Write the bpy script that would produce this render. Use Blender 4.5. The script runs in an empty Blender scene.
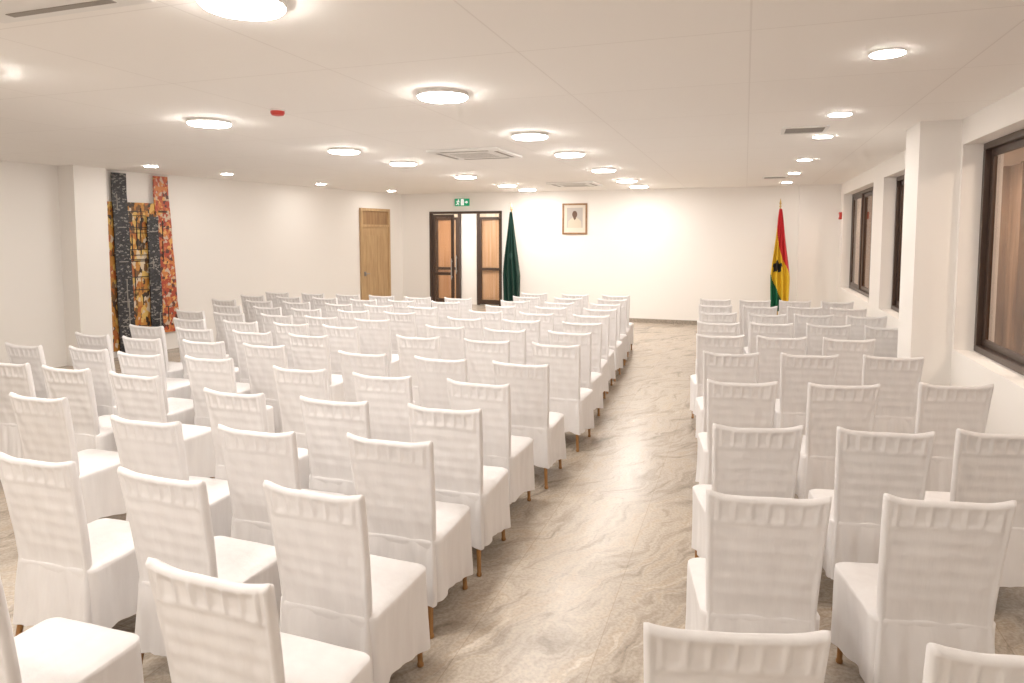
import bpy, bmesh, math, random
from mathutils import Vector, noise, Matrix
random.seed(7)
scene = bpy.context.scene
COL = scene.collection
scene.view_settings.view_transform = 'Standard'
scene.view_settings.look = 'None'
scene.view_settings.gamma = 1.1

# ------------------------------------------------------------ helpers
def new_mat(name, color=(0.8,0.8,0.8), rough=0.5, metal=0.0, emit=None, estr=0.0, spec=0.5):
    m = bpy.data.materials.new(name); m.use_nodes = True
    b = m.node_tree.nodes['Principled BSDF']
    b.inputs['Base Color'].default_value = (*color, 1)
    b.inputs['Roughness'].default_value = rough
    b.inputs['Metallic'].default_value = metal
    b.inputs['Specular IOR Level'].default_value = spec
    if emit:
        b.inputs['Emission Color'].default_value = (*emit, 1)
        b.inputs['Emission Strength'].default_value = estr
    return m

def N(m, t, **kw):
    n = m.node_tree.nodes.new(t)
    for k, v in kw.items():
        if hasattr(n, k): setattr(n, k, v)
        else: n.inputs[k].default_value = v
    return n
def LK(m, a, b): m.node_tree.links.new(a, b)
def ramp(m, stops, interp='LINEAR'):
    r = m.node_tree.nodes.new('ShaderNodeValToRGB')
    cr = r.color_ramp; cr.interpolation = interp
    while len(cr.elements) < len(stops): cr.elements.new(0.5)
    for e, (p, c) in zip(cr.elements, stops):
        e.position = p; e.color = (*c, 1)
    return r
def add_noise_bump(m, scale=40, strength=0.1, dist=0.01, var=None, detail=3, stretch=None):
    b = m.node_tree.nodes['Principled BSDF']
    tc = N(m, 'ShaderNodeTexCoord'); mp = N(m, 'ShaderNodeMapping')
    if stretch: mp.inputs['Scale'].default_value = stretch
    n = N(m, 'ShaderNodeTexNoise'); n.inputs['Scale'].default_value = scale; n.inputs['Detail'].default_value = detail
    bp = N(m, 'ShaderNodeBump'); bp.inputs['Strength'].default_value = strength; bp.inputs['Distance'].default_value = dist
    LK(m, tc.outputs['Object'], mp.inputs['Vector']); LK(m, mp.outputs['Vector'], n.inputs['Vector'])
    LK(m, n.outputs['Fac'], bp.inputs['Height']); LK(m, bp.outputs['Normal'], b.inputs['Normal'])
    if var:
        r = ramp(m, [(0.3, var[0]), (0.7, var[1])]); LK(m, n.outputs['Fac'], r.inputs['Fac'])
        LK(m, r.outputs['Color'], b.inputs['Base Color'])

def mesh_obj(name, bm, mats, parent=None, smooth=False, kind=None, label=None, cat=None, group=None):
    bmesh.ops.recalc_face_normals(bm, faces=bm.faces)
    me = bpy.data.meshes.new(name); bm.to_mesh(me); bm.free()
    if not isinstance(mats, (list, tuple)): mats = [mats]
    for m in mats: me.materials.append(m)
    if smooth:
        for p in me.polygons: p.use_smooth = True
    o = bpy.data.objects.new(name, me); COL.objects.link(o)
    if parent: o.parent = parent
    tag(o, kind, label, cat, group)
    return o
def tag(o, kind=None, label=None, cat=None, group=None):
    if kind: o['kind'] = kind
    if label: o['label'] = label
    if cat: o['category'] = cat
    if group: o['group'] = group
def empty(name, loc, rz=0, label=None, cat=None, group=None):
    e = bpy.data.objects.new(name, None); e.empty_display_size = 0.1
    e.location = loc; e.rotation_euler = (0, 0, rz); COL.objects.link(e)
    tag(e, None, label, cat, group); return e
def bbox(bm, x0, x1, y0, y1, z0, z1, mi=0, bevel=0.0):
    r = bmesh.ops.create_cube(bm, size=1.0)
    vs = r['verts']
    for v in vs:
        v.co = Vector(((x0+x1)/2+v.co.x*(x1-x0), (y0+y1)/2+v.co.y*(y1-y0), (z0+z1)/2+v.co.z*(z1-z0)))
    fs = set(f for v in vs for f in v.link_faces)
    for f in fs: f.material_index = mi
    if bevel:
        es = set(e for v in vs for e in v.link_edges)
        bmesh.ops.bevel(bm, geom=list(es), offset=bevel, segments=2, affect='EDGES', profile=0.5)
def lathe(bm, prof, seg=32, mi=0, c=(0, 0)):
    rings = []
    for r, z in prof:
        rings.append([bm.verts.new((c[0]+r*math.cos(2*math.pi*i/seg), c[1]+r*math.sin(2*math.pi*i/seg), z)) for i in range(seg)])
    for a, b in zip(rings, rings[1:]):
        for i in range(seg):
            f = bm.faces.new((a[i], a[(i+1) % seg], b[(i+1) % seg], b[i])); f.material_index = mi
    for R in (rings[0], rings[-1]):
        f = bm.faces.new(R); f.material_index = mi
def poly(bm, pts, y, mi=0):
    f = bm.faces.new([bm.verts.new((p[0], y, p[1])) for p in pts]); f.material_index = mi; return f

# ------------------------------------------------------------ materials
M_wall = new_mat('wall_paint', (0.87, 0.83, 0.785), 0.75); add_noise_bump(M_wall, 60, 0.04, 0.002)
M_ceil = new_mat('ceiling_board', (0.9, 0.87, 0.83), 0.8)
def ceil_nodes(m):
    b = m.node_tree.nodes['Principled BSDF']; tc = N(m, 'ShaderNodeTexCoord')
    br = N(m, 'ShaderNodeTexBrick'); br.offset = 0.0
    br.inputs['Color1'].default_value = (0.94, 0.905, 0.865, 1); br.inputs['Color2'].default_value = (0.93, 0.895, 0.855, 1)
    br.inputs['Mortar'].default_value = (0.84, 0.80, 0.76, 1)
    br.inputs['Scale'].default_value = 1.0; br.inputs['Mortar Size'].default_value = 0.005
    br.inputs['Brick Width'].default_value = 1.2; br.inputs['Row Height'].default_value = 1.2
    LK(m, tc.outputs['Object'], br.inputs['Vector']); LK(m, br.outputs['Color'], b.inputs['Base Color'])
ceil_nodes(M_ceil)

M_floor = new_mat('granite_floor', (0.5, 0.45, 0.38), 0.27, spec=0.22)
def floor_nodes(m):
    b = m.node_tree.nodes['Principled BSDF']; tc = N(m, 'ShaderNodeTexCoord'); mp = N(m, 'ShaderNodeMapping')
    mp.inputs['Rotation'].default_value = (0, 0, 0.45)
    LK(m, tc.outputs['Object'], mp.inputs['Vector'])
    warp = N(m, 'ShaderNodeTexNoise'); warp.inputs['Scale'].default_value = 1.3; warp.inputs['Detail'].default_value = 4
    LK(m, mp.outputs['Vector'], warp.inputs['Vector'])
    mx = N(m, 'ShaderNodeMix', data_type='RGBA'); mx.inputs[0].default_value = 0.42
    LK(m, mp.outputs['Vector'], mx.inputs[6]); LK(m, warp.outputs['Color'], mx.inputs[7])
    mp2 = N(m, 'ShaderNodeMapping'); mp2.inputs['Scale'].default_value = (9.5, 2.0, 1.0)
    LK(m, mx.outputs[2], mp2.inputs['Vector'])
    nz = N(m, 'ShaderNodeTexNoise'); nz.inputs['Scale'].default_value = 1.5; nz.inputs['Detail'].default_value = 8; nz.inputs['Roughness'].default_value = 0.64
    nz.inputs['Distortion'].default_value = 1.0
    LK(m, mp2.outputs['Vector'], nz.inputs['Vector'])
    r = ramp(m, [(0.30, (0.235, 0.19, 0.15)), (0.42, (0.39, 0.33, 0.265)), (0.52, (0.51, 0.44, 0.36)), (0.60, (0.47, 0.385, 0.295)), (0.72, (0.67, 0.60, 0.515))])
    LK(m, nz.outputs['Fac'], r.inputs['Fac'])
    n2 = N(m, 'ShaderNodeTexNoise'); n2.inputs['Scale'].default_value = 60; n2.inputs['Detail'].default_value = 4
    LK(m, tc.outputs['Object'], n2.inputs['Vector'])
    r2 = ramp(m, [(0.35, (0.78, 0.76, 0.74)), (0.6, (1.06, 1.04, 1.02))]); LK(m, n2.outputs['Fac'], r2.inputs['Fac'])
    mul = N(m, 'ShaderNodeMix', data_type='RGBA', blend_type='MULTIPLY'); mul.inputs[0].default_value = 0.8
    LK(m, r.outputs['Color'], mul.inputs[6]); LK(m, r2.outputs['Color'], mul.inputs[7])
    br = N(m, 'ShaderNodeTexBrick'); br.offset = 0.0
    br.inputs['Color1'].default_value = (1, 1, 1, 1); br.inputs['Color2'].default_value = (0.92, 0.92, 0.94, 1)
    br.inputs['Mortar'].default_value = (0.78, 0.75, 0.73, 1); br.inputs['Mortar Size'].default_value = 0.0025
    br.inputs['Scale'].default_value = 1; br.inputs['Brick Width'].default_value = 0.6; br.inputs['Row Height'].default_value = 1.2
    LK(m, tc.outputs['Object'], br.inputs['Vector'])
    mul2 = N(m, 'ShaderNodeMix', data_type='RGBA', blend_type='MULTIPLY'); mul2.inputs[0].default_value = 1
    LK(m, mul.outputs[2], mul2.inputs[6]); LK(m, br.outputs['Color'], mul2.inputs[7])
    LK(m, mul2.outputs[2], b.inputs['Base Color'])
floor_nodes(M_floor)

M_cover = new_mat('white_stretch_fabric', (0.74, 0.71, 0.695), 0.85, spec=0.2)
add_noise_bump(M_cover, 9, 0.25, 0.02, var=((0.725, 0.69, 0.675), (0.765, 0.735, 0.72)), detail=4, stretch=(2.0, 2.0, 0.35))
M_gold = new_mat('brown_gold_metal', (0.32, 0.15, 0.045), 0.35, 0.35)
add_noise_bump(M_gold, 90, 0.05, 0.001)
M_bronze = new_mat('dark_bronze_aluminium', (0.06, 0.036, 0.026), 0.35, 0.3); add_noise_bump(M_bronze, 120, 0.03, 0.001)
M_emit = new_mat('lamp_diffuser', (1, 1, 1), 0.4, emit=(1.0, 0.95, 0.89), estr=105)
M_emit_s = new_mat('downlight_diffuser', (1, 1, 1), 0.4, emit=(1.0, 0.945, 0.88), estr=110)
M_white = new_mat('white_plastic', (0.82, 0.80, 0.77), 0.45); add_noise_bump(M_white, 200, 0.02, 0.001)
M_black = new_mat('black_slot', (0.03, 0.03, 0.03), 0.6)
M_slot = new_mat('grey_slot', (0.28, 0.25, 0.22), 0.6)
M_grey = new_mat('grey_grille', (0.30, 0.28, 0.26), 0.5)
M_base = new_mat('baseboard_granite', (0.30, 0.25, 0.20), 0.3); add_noise_bump(M_base, 40, 0.02, 0.001, var=((0.22, 0.18, 0.14), (0.38, 0.32, 0.26)))
M_red = new_mat('red_plastic', (0.55, 0.03, 0.02), 0.4)
M_outside = new_mat('backdrop_wood', (0.30, 0.18, 0.10), 0.6)
def wood_nodes(m, c1, c2, sc=(1, 1, 1), ws=3.0):
    b = m.node_tree.nodes['Principled BSDF']; tc = N(m, 'ShaderNodeTexCoord'); mp = N(m, 'ShaderNodeMapping')
    mp.inputs['Scale'].default_value = sc
    n = N(m, 'ShaderNodeTexNoise'); n.inputs['Scale'].default_value = ws; n.inputs['Detail'].default_value = 6
    r = ramp(m, [(0.3, c1), (0.7, c2)])
    LK(m, tc.outputs['Object'], mp.inputs['Vector']); LK(m, mp.outputs['Vector'], n.inputs['Vector'])
    LK(m, n.outputs['Fac'], r.inputs['Fac']); LK(m, r.outputs['Color'], b.inputs['Base Color'])
wood_nodes(M_outside, (0.12, 0.06, 0.035), (0.42, 0.27, 0.17), (3, 3, 0.25), 3)
M_tan = new_mat('warm_lit_backing', (0.8, 0.7, 0.55), 0.8); wood_nodes(M_tan, (0.72, 0.52, 0.33), (0.93, 0.85, 0.72), (9, 9, 0.3), 2)  # warm light of the space behind the corridor doors, put into the colour
M_door = new_mat('light_oak', (0.5, 0.32, 0.16), 0.4); wood_nodes(M_door, (0.40, 0.24, 0.11), (0.56, 0.37, 0.19), (10, 10, 0.8), 3)
M_door_d = new_mat('oak_trim', (0.33, 0.19, 0.09), 0.4); wood_nodes(M_door_d, (0.24, 0.13, 0.06), (0.38, 0.22, 0.1), (10, 10, 0.8), 3)
M_glass = bpy.data.materials.new('tinted_glass'); M_glass.use_nodes = True
nt = M_glass.node_tree; nt.nodes.clear()
out = nt.nodes.new('ShaderNodeOutputMaterial'); mixs = nt.nodes.new('ShaderNodeMixShader'); tr = nt.nodes.new('ShaderNodeBsdfTransparent')
gl = nt.nodes.new('ShaderNodeBsdfGlossy'); fr = nt.nodes.new('ShaderNodeLayerWeight'); fr.inputs['Blend'].default_value = 0.5
pw = nt.nodes.new('ShaderNodeMath'); pw.operation = 'POWER'; pw.inputs[1].default_value = 4.5
ad = nt.nodes.new('ShaderNodeMath'); ad.operation = 'MULTIPLY_ADD'; ad.inputs[1].default_value = 0.55; ad.inputs[2].default_value = 0.03
tr.inputs['Color'].default_value = (0.92, 0.84, 0.77, 1); gl.inputs['Roughness'].default_value = 0.02
nt.links.new(fr.outputs['Facing'], pw.inputs[0]); nt.links.new(pw.outputs[0], ad.inputs[0]); nt.links.new(ad.outputs[0], mixs.inputs[0])
nt.links.new(tr.outputs[0], mixs.inputs[1]); nt.links.new(gl.outputs[0], mixs.inputs[2]); nt.links.new(mixs.outputs[0], out.inputs[0])

# ------------------------------------------------------------ room shell
H = 2.9
FY = 14.9      # far wall
WX = 1.75      # window wall
bm = bmesh.new(); bbox(bm, -11, 4.2, -2.4, 18.2, -0.15, 0); mesh_obj('floor', bm, M_floor, kind='structure')
bm = bmesh.new(); bbox(bm, -11, 4.2, -2.4, 18.2, H, H+0.15); mesh_obj('ceiling', bm, M_ceil, kind='structure')
# far wall with door opening
DX0, DX1, DZ = -7.2, -5.35, 2.47
bm = bmesh.new()
bbox(bm, -11, DX0, FY, FY+0.2, 0, H); bbox(bm, DX1, 4.2, FY, FY+0.2, 0, H); bbox(bm, DX0, DX1, FY, FY+0.2, DZ, H)
mesh_obj('wall_north', bm, M_wall, kind='structure')
bm = bmesh.new(); bbox(bm, -11, 4.2, -2.4, -2.2, 0, H); mesh_obj('wall_south', bm, M_wall, kind='structure')
# window wall with openings
WZ0, WZ1 = 0.9, 2.68
ops = [(2.2, 6.85), (8.8, 10.4), (11.2, 14.4)]
bm = bmesh.new()
bbox(bm, WX, WX+0.3, -2.2, FY, 0, WZ0); bbox(bm, WX, WX+0.3, -2.2, FY, WZ1, H)
ys = [-2.2] + [v for o in ops for v in o] + [FY]
for i in range(0, len(ys), 2): bbox(bm, WX, WX+0.3, ys[i], ys[i+1], WZ0, WZ1)
mesh_obj('wall_east', bm, M_wall, kind='structure')
bm = bmesh.new(); bbox(bm, 1.43, WX, 6.9, 7.45, 0, H); mesh_obj('trim_1', bm, M_wall, kind='structure')
bm = bmesh.new(); bbox(bm, 1.0, WX, FY-0.16, FY, 0, H); mesh_obj('trim_2', bm, M_wall, kind='structure')
# west wall polyline
P = [(-7.95, 14.9), (-9.15, 8.6), (-9.5, 6.2), (-9.85, 2.0), (-9.85, -2.2)]
bm = bmesh.new()
i_b = [bm.verts.new((x, y, 0)) for x, y in P]; i_t = [bm.verts.new((x, y, H)) for x, y in P]
o_b = [bm.verts.new((x-0.2, y, 0)) for x, y in P]; o_t = [bm.verts.new((x-0.2, y, H)) for x, y in P]
for k in range(len(P)-1):
    bm.faces.new((i_b[k], i_b[k+1], i_t[k+1], i_t[k])); bm.faces.new((o_b[k], o_t[k], o_t[k+1], o_b[k+1]))
    bm.faces.new((i_t[k], i_t[k+1], o_t[k+1], o_t[k])); bm.faces.new((i_b[k], o_b[k], o_b[k+1], i_b[k+1]))
bm.faces.new((i_b[0], i_t[0], o_t[0], o_b[0])); bm.faces.new((i_b[-1], o_b[-1], o_t[-1], i_t[-1]))
mesh_obj('wall_west', bm, M_wall, kind='structure')
bm = bmesh.new(); bbox(bm, -9.5, -9.05, 7.2, 7.72, 0, H); mesh_obj('trim_3', bm, M_wall, kind='structure')
# baseboards
bm = bmesh.new(); bbox(bm, DX1+0.06, 1.0, FY-0.015, FY, 0, 0.09); mesh_obj('baseboard_north', bm, M_base, kind='structure')
bm = bmesh.new(); bbox(bm, WX-0.015, WX, 7.45, FY-0.16, 0, 0.09); bbox(bm, WX-0.015, WX, -2.2, 6.9, 0, 0.09); mesh_obj('baseboard_east', bm, M_base, kind='structure')
# corridor beyond the double door
bm = bmesh.new(); bbox(bm, -11, -2.8, 17.4, 17.55, 0, H); bbox(bm, -2.95, -2.8, FY+0.2, 17.4, 0, H); bbox(bm, -9.2, -9.05, FY+0.2, 17.4, 0, H)
mesh_obj('wall_corridor', bm, M_wall, kind='structure')
# made-up slatted backdrop beyond windows, in place of brown reflected stripes
bm = bmesh.new(); bbox(bm, 3.6, 3.75, -2.2, FY, 0, H)
for k in range(22): bbox(bm, 3.5, 3.6, -1.8+k*0.75, -1.72+k*0.75, 0, H)
bbox(bm, 2.05, 3.6, 14.7, 14.88, 0, H)
for k in range(4): bbox(bm, 2.2+k*0.4, 2.27+k*0.4, 14.62, 14.7, 0, H)
mesh_obj('outside_backdrop', bm, M_outside, kind='structure')

# windows
def window(n, y0, y1, x=1.9, sashes=2):
    w = bpy.data.objects.new(f'window_{n}', None); COL.objects.link(w); w['kind'] = 'structure'
    z0, z1 = WZ0, WZ1; t = 0.055
    bm = bmesh.new()
    for a in [(y0, y1, z0, z0+t), (y0, y1, z1-t, z1), (y0, y0+t, z0+t, z1-t), (y1-t, y1, z0+t, z1-t)]:
        bbox(bm, x, x+0.08, a[0], a[1], a[2], a[3], bevel=0.004)
    mesh_obj('window_frame', bm, M_bronze, parent=w)
    L = (y1-y0-2*t)/sashes
    for k in range(sashes):
        a = y0+t+k*L; b = a+L; s = 0.06; xo = x+0.01+(k % 2)*0.035
        bm = bmesh.new()
        for q in [(a, b, z0+t, z0+t+s), (a, b, z1-t-s, z1-t), (a, a+s, z0+t+s, z1-t-s), (b-s, b, z0+t+s, z1-t-s)]:
            bbox(bm, xo, xo+0.03, q[0], q[1], q[2], q[3], bevel=0.003)
        mesh_obj('window_sash', bm, M_bronze, parent=w)
        bm = bmesh.new(); bbox(bm, xo+0.012, xo+0.018, a+s, b-s, z0+t+s, z1-t-s)
        mesh_obj('window_pane', bm, M_glass, parent=w)
window(1, 2.2, 6.85, sashes=4); window(2, 8.8, 10.4); window(3, 11.2, 14.4, sashes=3)

# double door (bronze, glazed)
def leaf(bm, x0, x1, y, z0=0.02, z1=2.4, s=0.07, d=0.045, mid=True):
    bbox(bm, x0, x1, y, y+d, z0, z0+0.12); bbox(bm, x0, x1, y, y+d, z1-s, z1)
    bbox(bm, x0, x0+s, y, y+d, z0+0.12, z1-s); bbox(bm, x1-s, x1, y, y+d, z0+0.12, z1-s)
    if mid: bbox(bm, x0+s, x1-s, y, y+d, 0.95, 1.02)
def leaf_obj(x0, x1, y, par, rot=0.0, hinge=None):
    bm = bmesh.new(); leaf(bm, 0, x1-x0, 0)
    o = mesh_obj('door_leaf', bm, M_bronze, parent=par); o.location = (x0, y, 0); o.rotation_euler[2] = rot
    bm = bmesh.new(); bbox(bm, 0.07, x1-x0-0.07, 0.018, 0.026, 0.14, 2.33)
    g = mesh_obj('door_pane', bm, M_glass, parent=o)
    bm = bmesh.new()
    bbox(bm, x1-x0-0.055, x1-x0-0.03, -0.06, -0.035, 0.85, 1.35, bevel=0.005); bbox(bm, x1-x0-0.055, x1-x0-0.03, -0.04, 0, 0.9, 0.93); bbox(bm, x1-x0-0.055, x1-x0-0.03, -0.04, 0, 1.27, 1.3)
    mesh_obj('door_handle', bm, M_grey, parent=o)
    return o
def door_frame(x0, x1, y, d, z1, par, t=0.06, mat=M_bronze):
    bm = bmesh.new()
    bbox(bm, x0, x0+t, y, y+d, 0, z1); bbox(bm, x1-t, x1, y, y+d, 0, z1); bbox(bm, x0+t, x1-t, y, y+d, z1-t, z1)
    return mesh_obj('door_frame', bm, mat, parent=par)
d1 = bpy.data.objects.new('door_1', None); COL.objects.link(d1); d1['kind'] = 'structure'
door_frame(DX0, DX1, FY-0.02, 0.1, DZ, d1)
leaf_obj(DX0+0.06, DX0+0.62, FY+0.01, d1)
o = leaf_obj(DX1-0.07, DX1-0.07+0.86, FY+0.1, d1, rot=math.radians(84))
d3 = bpy.data.objects.new('door_3', None); COL.objects.link(d3); d3['kind'] = 'structure'
door_frame(-6.95, -5.3, 17.3, 0.1, 2.62, d3)
leaf_obj(-6.89, -6.13, 17.32, d3); leaf_obj(-6.12, -5.36, 17.32, d3)
bm = bmesh.new(); bbox(bm, -6.9, -5.35, 17.385, 17.395, 0.02, 2.56); mesh_obj('door_backing', bm, M_tan, parent=d3)  # plain sheet, its tan colour stands for a warm-lit interior
d5 = bpy.data.objects.new('door_4', None); COL.objects.link(d5); d5['kind'] = 'structure'
door_frame(-8.95, -7.45, 17.3, 0.1, 2.62, d5)
leaf_obj(-8.89, -8.21, 17.32, d5); leaf_obj(-8.2, -7.51, 17.32, d5)
bm = bmesh.new(); bbox(bm, -8.9, -7.5, 17.385, 17.395, 0.02, 2.56); mesh_obj('door_backing', bm, M_tan, parent=d5)  # same sheet with the warm light painted in

# oak door on the west wall
seg_ang = math.atan2(P[0][1]-P[1][1], P[0][0]-P[1][0])   # along the wall
def west_pt(y): return (-7.95-0.1905*(14.9-y), y)
d2 = bpy.data.objects.new('door_2', None); COL.objects.link(d2); d2['kind'] = 'structure'
x, y = west_pt(13.42); d2.location = (x, y, 0); d2.rotation_euler[2] = seg_ang   # local +x along wall, local -y into room
bm = bmesh.new()
for a in [(0, 0.06, 0, 2.52), (0.94, 1.0, 0, 2.52), (0.06, 0.94, 2.46, 2.52), (0.06, 0.94, 2.1, 2.15)]:
    bbox(bm, a[0], a[1], -0.06, 0, a[2], a[3])
mesh_obj('door_frame', bm, M_door, parent=d2)
bm = bmesh.new(); bbox(bm, 0.06, 0.94, -0.035, 0, 0.01, 2.1)
for a in (0.18, 0.56): bbox(bm, a, a+0.27, -0.042, -0.034, 0.25, 1.9, bevel=0.003)
mesh_obj('door_leaf', bm, M_door, parent=d2)
bm = bmesh.new(); bbox(bm, 0.06, 0.94, -0.03, 0, 2.15, 2.46); mesh_obj('door_transom', bm, M_door_d, parent=d2)
bm = bmesh.new(); bbox(bm, 0.10, 0.24, -0.09, -0.07, 1.02, 1.04, bevel=0.004); bbox(bm, 0.1, 0.13, -0.075, -0.034, 0.98, 1.08); mesh_obj('door_handle', bm, M_grey, parent=d2)

# ------------------------------------------------------------ ceiling lamps
def lamp_proto(r, th, emat, name):
    e = empty(name, (0, 0, 0))
    bm = bmesh.new()
    lathe(bm, [(r*0.9, 0), (r, 0), (r, -th*0.62), (r*0.99, -th*0.7), (r*0.95, -th*0.7), (r*0.95, -th*0.5)], 48)
    a = mesh_obj('lamp_rim', bm, M_white, parent=e, smooth=False)
    bm = bmesh.new(); lathe(bm, [(r*0.95, -th*0.55), (r*0.96, -th*0.8), (r*0.9, -th*1.02), (r*0.5, -th*1.15)], 48)
    b = mesh_obj('lamp_diffuser', bm, emat, parent=e, smooth=False)
    return e, [a, b]
def place(proto, parts, loc, rz=0, label=None, cat=None, group=None, first=False):
    if first: e = proto; 
    else:
        e = proto.copy(); COL.objects.link(e)
        for p in parts:
            q = p.copy(); q.parent = e; COL.objects.link(q)
    e.location = loc; e.rotation_euler = (0, 0, rz); tag(e, None, label, cat, group)
    return e
lp, lparts = lamp_proto(0.18, 0.04, M_emit, 'ceiling_lamp')
big = [(-2.04, y) for y in (-1.5, 0.4, 2.43, 4.45, 6.5, 8.1, 10.2, 12.3, 13.8)] + [(-4.45, y) for y in (-1.2, 0.8, 2.85, 4.84, 6.95, 8.4, 10.6, 12.7, 14.0)]
for i, (x, y) in enumerate(big):
    place(lp, lparts, (x, y, H), label='round white surface-mounted ceiling lamp, glowing, under white ceiling', cat='ceiling lamp', group='large round ceiling lamps', first=(i == 0))
lp2, lparts2 = lamp_proto(0.09, 0.015, M_emit_s, 'downlight')
small = [(0.71, y) for y in (-0.5, 2.2, 4.26, 6.24, 7.57, 9.8, 11.85, 13.8)] + [(-8.1, 7.65), (-7.95, 9.0), (-7.8, 11.35), (-7.5, 13.6), (-8.3, 5.5), (-8.3, 3.2)]
for i, (x, y) in enumerate(small):
    place(lp2, lparts2, (x, y, H), label='small round recessed downlight, glowing, in white ceiling', cat='downlight', group='small round downlights', first=(i == 0))
for (x, y) in [(-6.0, 16.2), (-6.9, 15.7), (-7.8, 16.2), (2.8, 3.4), (2.8, 5.8), (2.8, 8.4), (2.8, 11.0), (2.8, 13.5)]:  # added lamps to brighten the corridor and the backdrop beyond the windows
    place(lp, lparts, (x, y, H), label='added round white ceiling lamp brightening the space outside the room', cat='ceiling lamp', group='large round ceiling lamps')

# cassette air conditioners
def cassette(x, y):
    e = empty('air_conditioner_cassette', (x, y, H), label='square white ceiling cassette air conditioner with dark slots', cat='air conditioner', group='ceiling air conditioners')
    bm = bmesh.new(); bbox(bm, -0.45, 0.45, -0.45, 0.45, -0.03, 0, bevel=0.008); mesh_obj('panel', bm, M_white, parent=e)
    bm = bmesh.new(); bbox(bm, -0.26, 0.26, -0.26, 0.26, -0.036, -0.03)
    mesh_obj('grille', bm, M_white, parent=e)
    bm = bmesh.new()
    for s in (-1, 1):
        bbox(bm, -0.3, 0.3, s*0.37-0.02, s*0.37+0.02, -0.033, -0.029); bbox(bm, s*0.37-0.02, s*0.37+0.02, -0.3, 0.3, -0.033, -0.029)
    for k in range(8): bbox(bm, -0.24, 0.24, -0.23+k*0.06, -0.222+k*0.06, -0.0375, -0.0355)
    mesh_obj('air_slot', bm, M_slot, parent=e)
cassette(-2.8, 1.83); cassette(-3.12, 7.75); cassette(-3.14, 12.9)
# vents
for (x, y) in [(0.5, 7.05), (0.45, 12.6)]:
    e = empty('ceiling_vent', (x, y, H), label='small square louvred air vent in ceiling', cat='vent', group='ceiling vents')
    bm = bmesh.new()
    for s in (-1, 1):
        bbox(bm, -0.2, 0.2, s*0.185-0.015, s*0.185+0.015, -0.015, 0); bbox(bm, s*0.185-0.015, s*0.185+0.015, -0.17, 0.17, -0.015, 0)
    mesh_obj('vent_frame', bm, M_white, parent=e)
    bm = bmesh.new()
    for k in range(7): bbox(bm, -0.17, 0.17, -0.155+k*0.047, -0.13+k*0.047, -0.01, 0)
    mesh_obj('louvre', bm, M_grey, parent=e)
# fire detector
e = empty('fire_alarm_sounder', (-3.55, 4.6, H), label='red round fire alarm sounder on white ceiling', cat='fire alarm')
bm = bmesh.new(); lathe(bm, [(0.055, 0), (0.055, -0.03), (0.045, -0.045), (0.02, -0.05)], 24); mesh_obj('alarm_body', bm, M_red, parent=e)
bm = bmesh.new(); lathe(bm, [(0.062, 0), (0.062, -0.012), (0.055, -0.014)], 24); mesh_obj('alarm_base', bm, M_white, parent=e)
e = empty('fire_alarm_sounder', (WX, 14.58, 2.28), label='small red fire alarm sounder on white wall', cat='fire alarm')
bm = bmesh.new(); bbox(bm, -0.05, 0, -0.06, 0.06, -0.07, 0.07, bevel=0.008); mesh_obj('alarm_body', bm, M_red, parent=e)
bm = bmesh.new(); bbox(bm, -0.056, -0.049, -0.03, 0.03, -0.03, 0.03, bevel=0.002); mesh_obj('alarm_face', bm, M_white, parent=e)

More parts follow.
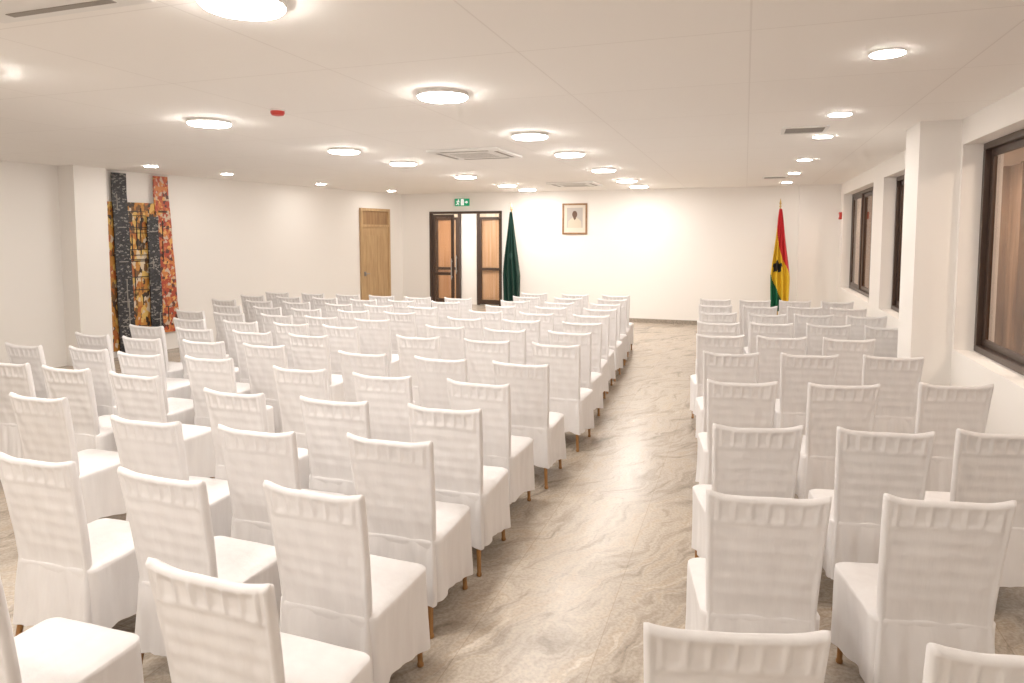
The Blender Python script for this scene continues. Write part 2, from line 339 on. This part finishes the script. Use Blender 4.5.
# ------------------------------------------------------------ chairs
BARS = (0.54, 0.60, 0.66, 0.72, 0.78)
def build_back(seed):
    off = Vector((seed*13.7, seed*5.1, seed*2.3))
    bm = bmesh.new(); nx = 60; nz = 68; r = 0.012; t = 0.021
    base = []   # (fx in -1..1, side)
    for i in range(nx+1): base.append((-1+2*i/nx, 'R', 0))
    for k in (1, 2, 3): base.append((1, 'C', k))
    for i in range(nx+1): base.append((1-2*i/nx, 'F', 0))
    for k in (1, 2, 3): base.append((-1, 'D', k))
    rings = []
    for j in range(nz+1):
        s = j/nz; ring = []
        for fx, side, k in base:
            hem = 0.165-0.012*abs(fx)**3 + 0.012*noise.noise(off+Vector((fx*3, 0, 1)))
            top = 0.937+0.018*abs(fx)**4 + 0.006*noise.noise(off+Vector((fx*2, 4, 1)))
            z = hem+(top-hem)*s
            w = 0.203+0.02*max(0, (z-0.46)/0.49) + 0.016*max(0, (0.46-z)/0.3)
            yc = -0.205-0.07*(max(0, (z-0.46))/0.49)**1.3 - 0.03*max(0, (0.46-z)/0.3)
            tt = t
            if s > 0.98:
                q = (s-0.98)/0.02; tt = t*math.sqrt(max(0.02, 1-q*q))
            x = fx*(w-r)
            rib = 0.30
            for b in BARS: rib = max(rib, 0.30+0.30*math.exp(-((z-b)/0.017)**2))
            rib = max(rib, 0.85*math.exp(-((z-0.835)/0.012)**2))
            if 0.82 < z < 0.945:
                ph = abs(math.sin(fx*math.pi*3.5+math.pi/2)); env = min(1, (z-0.82)/0.02)
                rib = max(rib*(1-env)-0.25*env, -0.25+1.25*ph**6*env, 0.85*math.exp(-((z-0.835)/0.012)**2))
            edge = math.exp(-((abs(fx)-1)/0.055)**2)
            rib = max(rib, edge)
            if s > 0.96: rib = max(rib, min(1, (s-0.96)/0.015))
            rib = min(rib, 1)
            if z < 0.5:
                g = max(0, (0.5-z)/0.1); rib = max(rib, min(1, g)*(0.5+0.25*noise.noise(off+Vector((fx*4, 0, z*3)))))
            # tension folds running diagonally from the top corners of the cover
            wr = 0.006*noise.noise(off+Vector((fx*2.6+z*6, 1, z*4-fx*1.5)))*(1-0.7*edge)
            diag = (z-0.5)*5.0 - abs(fx)*2.2
            wr += 0.0025*math.sin(diag*6+seed)*max(0, abs(fx)-0.35)*(1-edge)
            if z < 0.46: wr += 0.012*noise.noise(off+Vector((fx*5+z*2, 7, z*2)))*min(1, (0.46-z)/0.15)
            if s > 0.97: wr = 0
            d = -0.009*(1-rib)+wr
            if side == 'R': y = yc-tt-d
            elif side == 'F': y = yc+tt+d*0.7
            else:
                a = math.pi*k/4; sg = 1 if side == 'C' else -1
                x += sg*r*math.sin(a)
                y = yc-(tt)*math.cos(a)*(1 if side == 'C' else -1)
            ring.append(bm.verts.new((x, y, z)))
        rings.append(ring)
    n = len(base)
    for a, b in zip(rings, rings[1:]):
        for i in range(n): bm.faces.new((a[i], a[(i+1) % n], b[(i+1) % n], b[i]))
    R = rings[-1]
    for i in range(nx):
        bm.faces.new((R[i], R[i+1], R[nx+4+nx-i-1], R[nx+4+nx-i]))
    bm.faces.new((R[nx], R[nx+1], R[nx+2], R[nx+3], R[nx+4])); bm.faces.new((R[2*nx+4], R[2*nx+5], R[2*nx+6], R[2*nx+7], R[0]))
    return bm
def build_seat(seed):
    off = Vector((seed*7.7, seed*3.1, seed*9.3))
    bm = bmesh.new(); n = 112
    hw, y0, y1, rc = 0.224, -0.225, 0.235, 0.045
    per = []
    cs = [(hw-rc, y1-rc, 0), (-hw+rc, y1-rc, 90), (-hw+rc, y0+rc, 180), (hw-rc, y0+rc, 270)]
    pts = []
    for ci, (cx, cy, a0) in enumerate(cs):
        for k in range(9):
            a = math.radians(a0+k*90/8); pts.append((cx+rc*math.cos(a), cy+rc*math.sin(a), math.cos(a), math.sin(a), 1.0-abs(k-4)/12))
        nx_, ny_, na = cs[(ci+1) % 4]
        a = math.radians(a0+90); ex, ey = cx+rc*math.cos(a), cy+rc*math.sin(a)
        a2 = math.radians(na); sx, sy = nx_+rc*math.cos(a2), ny_+rc*math.sin(a2)
        for k in range(1, 20):
            t = k/20; pts.append((ex+(sx-ex)*t, ey+(sy-ey)*t, math.cos(a), math.sin(a), (abs(t-0.5)*2)**3*0.66))
    n = len(pts); rings = []
    c = Vector((0, 0.01, 0))
    for f in (0.15, 0.4, 0.65, 0.85, 0.94, 0.985):
        zz = 0.475-0.012*f**2 - (0.006 if f > 0.9 else 0) - (0.006 if f > 0.97 else 0)
        rings.append([bm.verts.new((c.x+(p[0]-c.x)*f, c.y+(p[1]-c.y)*f, zz+0.002*noise.noise(off+Vector((p[0]*f*9, p[1]*f*9, 0))))) for p in pts])
    NZ = 18
    for j in range(NZ+1):
        s = j/NZ; ring = []
        for i, p in enumerate(pts):
            rear = max(0, min(1, (0.23-p[1])/0.46))
            hem = 0.085+0.075*rear**1.5+0.02*(1-p[4])+0.012*noise.noise(off+Vector((p[0]*6, p[1]*6, 2)))
            z = 0.448+(hem-0.448)*s
            fold = (0.004+0.018*s)*noise.noise(off+Vector((p[0]*11, p[1]*11, z*2.2+ (p[0]+p[1])*2)))
            belly = -0.014*math.sin(min(1, s*1.1)*math.pi*0.75)*(1-p[4]) + 0.014*s*p[4]
            d = fold+belly
            if s == 0: d = 0
            ring.append(bm.verts.new((p[0]+p[2]*d, p[1]+p[3]*d, z)))
        rings.append(ring)
    for a, b in zip(rings, rings[1:]):
        for i in range(n): bm.faces.new((a[i], a[(i+1) % n], b[(i+1) % n], b[i]))
    bm.faces.new(rings[0])
    return bm
def build_leg(x0, y0, x1, y1):
    bm = bmesh.new(); seg = 14; rings = []
    for z, r in [(0.43, 0.014), (0.2, 0.0145), (0.06, 0.0125), (0.02, 0.0115), (0.016, 0.015), (0.004, 0.015), (0.0, 0.012)]:
        t = 1-z/0.43; cx = x0+(x1-x0)*t; cy = y0+(y1-y0)*t
        rings.append([bm.verts.new((cx+r*math.cos(2*math.pi*i/seg), cy+r*math.sin(2*math.pi*i/seg), z)) for i in range(seg)])
    for a, b in zip(rings, rings[1:]):
        for i in range(seg): bm.faces.new((a[i], a[(i+1) % seg], b[(i+1) % seg], b[i]))
    bm.faces.new(rings[0]); bm.faces.new(rings[-1]); return bm
def build_chair_proto(seed):
    e = empty('banquet_chair', (0, 0, 0))
    parts = [mesh_obj('backrest', build_back(seed), M_cover, parent=e, smooth=True), mesh_obj('seat', build_seat(seed), M_cover, parent=e, smooth=True)]
    for (a, b, c, d) in [(-0.165, -0.19, -0.2, -0.26), (0.165, -0.19, 0.2, -0.26), (-0.18, 0.19, -0.19, 0.205), (0.18, 0.19, 0.19, 0.205)]:
        l = mesh_obj('leg', build_leg(a, b, c, d), M_gold, parent=e, smooth=True); l['label'] = 'brown-gold tapered metal leg'; parts.append(l)
    return e, parts
protos = [build_chair_proto(s) for s in (1, 2, 3, 4)]
used = [False]*4
LBL = 'banquet chair in white stretch fabric cover with brown-gold legs'
def chair(tx, ty, rot=0.0, group='', label=LBL):
    """tx,ty: where the top of the backrest stands."""
    k = random.randrange(4); e, parts = protos[k]
    r = math.radians(rot+random.uniform(-3, 3))
    cx = tx - 0.27*math.sin(r)
    cy = ty + 0.27*math.cos(r)
    place(e, parts, (cx, cy, 0), r, label, 'chair', group, first=not used[k]); used[k] = True

J = lambda a: random.uniform(-a, a)
G1 = 'white covered chairs beside the aisle'; G2 = 'white covered chairs toward the artwork wall'; G3 = 'white covered chairs beside the windows'
rowsA = [(-1.41, 1.5), (-1.50, 2.12), (-1.56, 2.76), (-1.57, 3.41), (-1.64, 4.06), (-1.56, 4.8), (-1.54, 5.75), (-1.62, 6.5), (-1.68, 7.25), (-1.72, 8.0), (-1.77, 8.7), (-1.82, 9.4), (-1.87, 10.1), (-1.92, 10.75)]
for ri, (x0, Y) in enumerate(rowsA):
    for c in range(3):
        if ri == 0 and c == 2: continue
        if ri == 0 and c == 1: chair(-2.24, 1.30, 2, G1); continue
        chair(x0-c*0.685+J(0.02), Y+J(0.025)-(0.05*c if Y < 4 else 0), 1, G1)
rowsD = [2.85, 3.55, 4.2, 4.85, 5.5, 6.15, 6.8, 7.5, 8.2, 8.9, 9.5]
for ri, Y in enumerate(rowsD):
    nc = 4 if Y < 6.5 else (5 if Y < 8 else 6)
    for c in range(nc):
        if ri == 0 and c > 0: continue
        chair(-3.95-c*0.66+J(0.03)-0.03*max(0, Y-4), Y+J(0.04), 0, G2)
R = [(0.0, 1.68), (0.64, 1.80), (0.10, 2.62), (0.72, 2.79), (0.08, 3.57), (0.67, 3.69), (1.22, 3.85), (0.0, 4.65), (0.62, 4.78), (1.3, 5.0),
     (-0.09, 5.78), (0.51, 5.9), (1.13, 6.02)]
for Y in (6.8, 7.8, 8.75, 9.7, 10.6):
    n = 3 if Y < 7.2 else 4
    for c in range(n):
        R.append((-0.2-0.055*(Y-6.8)+c*0.56+J(0.02), Y+c*0.06+J(0.03)))
for (x, y) in R: chair(x, y, 12 if y < 6.5 else 7, G3)

# ------------------------------------------------------------ wall art
def mosaic(name, stops, scale, sc, rough=0.5):
    m = new_mat(name, (0.5, 0.3, 0.1), rough); b = m.node_tree.nodes['Principled BSDF']
    tc = N(m, 'ShaderNodeTexCoord'); mp = N(m, 'ShaderNodeMapping'); mp.inputs['Scale'].default_value = sc
    mp.inputs['Rotation'].default_value = (0, 0.5, 0)
    v = N(m, 'ShaderNodeTexVoronoi'); v.distance = 'MANHATTAN'; v.inputs['Scale'].default_value = scale
    r = ramp(m, stops, 'CONSTANT'); sp = N(m, 'ShaderNodeSeparateColor')
    LK(m, tc.outputs['Object'], mp.inputs['Vector']); LK(m, mp.outputs['Vector'], v.inputs['Vector'])
    LK(m, v.outputs['Color'], sp.inputs['Color']); LK(m, sp.outputs[0], r.inputs['Fac']); LK(m, r.outputs['Color'], b.inputs['Base Color'])
    return m
M_artC = mosaic('painted_mosaic_orange', [(0, (0.04, 0.02, 0.01)), (0.14, (0.5, 0.2, 0.03)), (0.42, (0.68, 0.42, 0.1)), (0.62, (0.16, 0.07, 0.02)), (0.72, (0.65, 0.52, 0.36)), (0.86, (0.42, 0.11, 0.02))], 14, (1.5, 1, 0.8))
M_artR = mosaic('painted_mosaic_red', [(0, (0.38, 0.05, 0.02)), (0.3, (0.55, 0.17, 0.04)), (0.5, (0.55, 0.40, 0.28)), (0.62, (0.08, 0.02, 0.015)), (0.74, (0.45, 0.08, 0.03)), (0.88, (0.68, 0.34, 0.09))], 20, (1.2, 1, 1))
M_artB = mosaic('carved_black_cream', [(0, (0.012, 0.012, 0.014)), (0.45, (0.03, 0.03, 0.035)), (0.72, (0.22, 0.2, 0.18)), (0.80, (0.015, 0.015, 0.02)), (0.93, (0.2, 0.18, 0.16))], 32, (1, 1, 1.6))
M_artLine = new_mat('carving_black', (0.015, 0.012, 0.01), 0.5)
art_o = west_pt(7.84)
def art(s0, s1, z0, z1, offy, mat, label, tilt=0.0, taper=1.0, carve=None):
    e = empty('wall_art_panel', (art_o[0], art_o[1], 0), seg_ang, label=label, cat='wall art', group='carved art panels on the wall')
    bm = bmesh.new(); bbox(bm, s0, s1, -offy-0.03, -offy, z0, z1)
    mid = (s0+s1)/2
    bmesh.ops.subdivide_edges(bm, edges=bm.edges, cuts=8, use_grid_fill=True)
    for v in bm.verts:
        q = (v.co.z-z0)/(z1-z0); v.co.x = mid+(v.co.x-mid)*(1+(taper-1)*q)+tilt*(0.5-q)+0.006*math.sin(q*20)
    mesh_obj('painted_board', bm, mat, parent=e)
    bm = bmesh.new(); rr = random.Random(int(s0*100)+3)
    for _ in range(carve or 10):
        q = rr.random(); zc = z0+0.06+q*(z1-z0-0.2); w = (s1-s0)*(0.75+0.0*q); xx = mid+tilt*(0.5-q)
        if rr.random() < 0.5: bbox(bm, xx-w*0.42*taper, xx+w*0.42*taper, -offy-0.04, -offy-0.03, zc, zc+0.012)
        else:
            a = xx+rr.uniform(-0.35, 0.35)*w*taper; bbox(bm, a-0.006, a+0.006, -offy-0.04, -offy-0.03, zc, min(z1-0.03, zc+rr.uniform(0.15, 0.5)))
    mesh_obj('carving', bm, M_artLine if mat is not M_artB else M_slot, parent=e)
    # wall standoffs
    bm = bmesh.new(); bbox(bm, mid-0.02, mid+0.02, -offy, 0, z0+0.3, z0+0.34); bbox(bm, mid-0.02, mid+0.02, -offy, 0, z1-0.4, z1-0.36)
    mesh_obj('mounting_batten', bm, M_black, parent=e)
art(0.0, 0.80, 0.1, 2.42, 0.03, M_artC, 'tall orange, yellow and black painted mosaic art board', 0, 1, 26)
art(0.10, 0.36, 0.03, 2.86, 0.09, M_artB, 'tall narrow black carved art strip with cream markings', 0.05, 0.85, 8)
art(0.64, 0.84, 0.15, 2.2, 0.09, M_artB, 'short narrow black carved art strip with cream markings', 0.02, 0.9, 6)
art(0.80, 1.12, 0.3, 2.86, 0.05, M_artR, 'tall red, orange and cream mosaic art strip', 0.10, 0.75, 6)

# ------------------------------------------------------------ portrait picture
e = empty('framed_portrait', (-3.62, FY, 2.27), label='framed portrait photograph with brown wooden frame on white wall', cat='picture')
M_fr = new_mat('picture_frame_wood', (0.28, 0.13, 0.05), 0.35); wood_nodes(M_fr, (0.2, 0.09, 0.03), (0.36, 0.18, 0.07), (5, 5, 5), 4)
M_mat = new_mat('picture_mat', (0.70, 0.62, 0.52), 0.6); M_pbg = new_mat('picture_backdrop', (0.45, 0.40, 0.36), 0.6)
M_skin = new_mat('portrait_brown', (0.12, 0.06, 0.035), 0.6); M_smock = new_mat('portrait_smock', (0.6, 0.52, 0.4), 0.6)
hw, hh, t = 0.285, 0.345, 0.04
bm = bmesh.new()
for a in [(-hw, hw, -hh, -hh+t), (-hw, hw, hh-t, hh), (-hw, -hw+t, -hh+t, hh-t), (hw-t, hw, -hh+t, hh-t)]: bbox(bm, a[0], a[1], -0.03, 0, a[2], a[3], bevel=0.004)
mesh_obj('picture_frame', bm, M_fr, parent=e)
bm = bmesh.new(); bbox(bm, -hw+t, hw-t, -0.012, 0, -hh+t, hh-t)
bbox(bm, -0.18, 0.18, -0.014, -0.012, -0.2, 0.25, mi=1)
y = -0.0155
poly(bm, [(-0.16, -0.2), (0.16, -0.2), (0.15, -0.06), (0.09, 0.0), (0.035, 0.03), (-0.035, 0.03), (-0.09, 0.0), (-0.15, -0.06)], y, 3)
poly(bm, [(0.058*math.cos(a*math.pi/10), 0.1+0.08*math.sin(a*math.pi/10)) for a in range(20)], y-0.001, 2)
poly(bm, [(-0.03, 0.05), (-0.03, 0.01), (0, -0.03), (0.03, 0.01), (0.03, 0.05)], y-0.0008, 2)
mesh_obj('portrait_print', bm, [M_mat, M_pbg, M_skin, M_smock], parent=e)

# ------------------------------------------------------------ exit sign
M_green = new_mat('exit_green', (0.0, 0.28, 0.12), 0.4, emit=(0.0, 0.35, 0.15), estr=0.3); M_sw = new_mat('exit_white', (0.9, 0.9, 0.9), 0.4, emit=(1, 1, 1), estr=0.5)
e = empty('exit_sign', (-6.35, FY, 2.68), label='green emergency exit sign with white arrow and running figure', cat='sign')
bm = bmesh.new(); bbox(bm, -0.17, 0.19, -0.05, 0, -0.085, 0.085, bevel=0.004); mesh_obj('sign_body', bm, M_green, parent=e)
bm = bmesh.new(); y = -0.052
bbox(bm, -0.01, 0.06, y, -0.049, -0.07, 0.07)          # door
poly(bm, [(0.09, -0.012), (0.09, 0.012), (0.13, 0.012), (0.13, 0.035), (0.172, 0), (0.13, -0.035), (0.13, -0.012)], y)  # arrow
poly(bm, [(-0.07+0.014*math.cos(a*math.pi/6), 0.055+0.014*math.sin(a*math.pi/6)) for a in range(12)], y)
poly(bm, [(-0.06, 0.038), (-0.085, 0.036), (-0.1, -0.005), (-0.08, -0.01)], y)
poly(bm, [(-0.08, -0.01), (-0.1, -0.005), (-0.1, -0.03), (-0.14, -0.05), (-0.14, -0.062), (-0.09, -0.045)], y)
poly(bm, [(-0.08, -0.01), (-0.055, -0.03), (-0.06, -0.068), (-0.073, -0.068), (-0.072, -0.035), (-0.098, -0.015)], y)
poly(bm, [(-0.085, 0.036), (-0.12, 0.03), (-0.13, 0.0), (-0.122, -0.002), (-0.11, 0.02), (-0.09, 0.022)], y)
poly(bm, [(-0.06, 0.038), (-0.045, 0.012), (-0.025, 0.01), (-0.025, 0.002), (-0.052, 0.004), (-0.068, 0.026)], y)
mesh_obj('pictogram', bm, M_sw, parent=e)

# ------------------------------------------------------------ flags
M_pole = new_mat('brass_pole', (0.55, 0.36, 0.12), 0.3, 0.8); M_stand = new_mat('flag_stand_wood', (0.12, 0.05, 0.02), 0.4)
def cloth_mat(n, c):
    m = new_mat(n, c, 0.6); add_noise_bump(m, 30, 0.1, 0.003); return m
M_fr_, M_fy, M_fg, M_fk = cloth_mat('flag_red', (0.58, 0.02, 0.025)), cloth_mat('flag_yellow', (0.75, 0.48, 0.02)), cloth_mat('flag_green', (0.0, 0.10, 0.04)), cloth_mat('flag_black', (0.01, 0.01, 0.01))
M_dg = cloth_mat('flag_dark_green', (0.003, 0.03, 0.02)); M_emb = cloth_mat('flag_emblem_grey', (0.03, 0.075, 0.06))
def flag(name, x, y, label, mats, fn, W=0.34, top=2.42, bot=0.75):
    e = empty(name, (x, y, 0), label=label, cat='flag')
    bm = bmesh.new(); lathe(bm, [(0.17, 0), (0.17, 0.03), (0.12, 0.05), (0.03, 0.07), (0.02, 0.16)], 28); mesh_obj('flag_stand', bm, M_stand, parent=e)
    bm = bmesh.new(); lathe(bm, [(0.013, 0.05), (0.013, 2.46), (0.026, 2.465), (0.026, 2.48), (0.008, 2.49), (0.022, 2.52), (0.016, 2.55), (0.003, 2.62)], 16); mesh_obj('flag_pole', bm, M_pole, parent=e)
    bm = bmesh.new(); nu, nz = 64, 60; g = []
    for j in range(nz+1):
        q = j/nz; z = top+(bot-top)*q; w = 0.05+W*min(1, q*1.5)**0.8; row = []
        for i in range(nu+1):
            u = i/nu; xx = (u-0.42)*w; amp = 0.018+0.03*min(1, q*2)
            yy = -0.035 - amp*(1+math.sin(u*math.pi*7+q*1.2+0.6*math.sin(q*5))) 
            row.append(bm.verts.new((xx+0.01*math.sin(q*7+u*3), yy, z-0.04*abs(math.sin(u*math.pi*3.5))*q)))
        g.append(row)
    for j in range(nz):
        for i in range(nu):
            f = bm.faces.new((g[j][i], g[j][i+1], g[j+1][i+1], g[j+1][i])); f.material_index = fn(i/nu, j/nz)
    o = mesh_obj('flag_cloth', bm, mats, parent=e, smooth=True); return e
def gh(u, q):
    # the cloth hangs: stripes run steeply down the folds
    t = q+0.45*(0.5-u)
    du, dq = (u-0.35)*0.9, (q-0.56)*4.2
    a = math.atan2(dq, du); r = math.hypot(du, dq); 
    rs = 0.30*(0.55+0.45*abs(math.cos(2.5*(a+math.pi/2))))
    if r < rs*0.9: return 3
    return 0 if t < 0.40 else (1 if t < 0.86 else 2)
flag('national_flag', 0.63, 14.35, 'red, yellow and green flag with black star hanging on brass pole', [M_fr_, M_fy, M_fg, M_fk], gh, W=0.29, bot=0.45)
def dg(u, q):
    return 1 if math.hypot((u-0.5)*0.6, (q-0.45)*2.2) < 0.09 else 0
flag('ministry_flag', -4.93, 14.35, 'dark green flag with small emblem hanging on brass pole', [M_dg, M_emb], dg, W=0.32, bot=0.35)

# ------------------------------------------------------------ world + camera
w = bpy.data.worlds.new('World'); scene.world = w; w.use_nodes = True
w.node_tree.nodes['Background'].inputs[0].default_value = (0.9, 0.85, 0.8, 1); w.node_tree.nodes['Background'].inputs[1].default_value = 0.05
cam = bpy.data.cameras.new('camera'); co = bpy.data.objects.new('camera', cam); COL.objects.link(co)
f = 680.0
cam.sensor_width = 36; cam.lens = f/1024*36; cam.shift_y = -56/1024; cam.clip_start = 0.05
co.location = (0, 0, 1.9); co.rotation_euler = (math.radians(90)-math.atan(50/f), 0, math.atan(233/f))
scene.camera = co
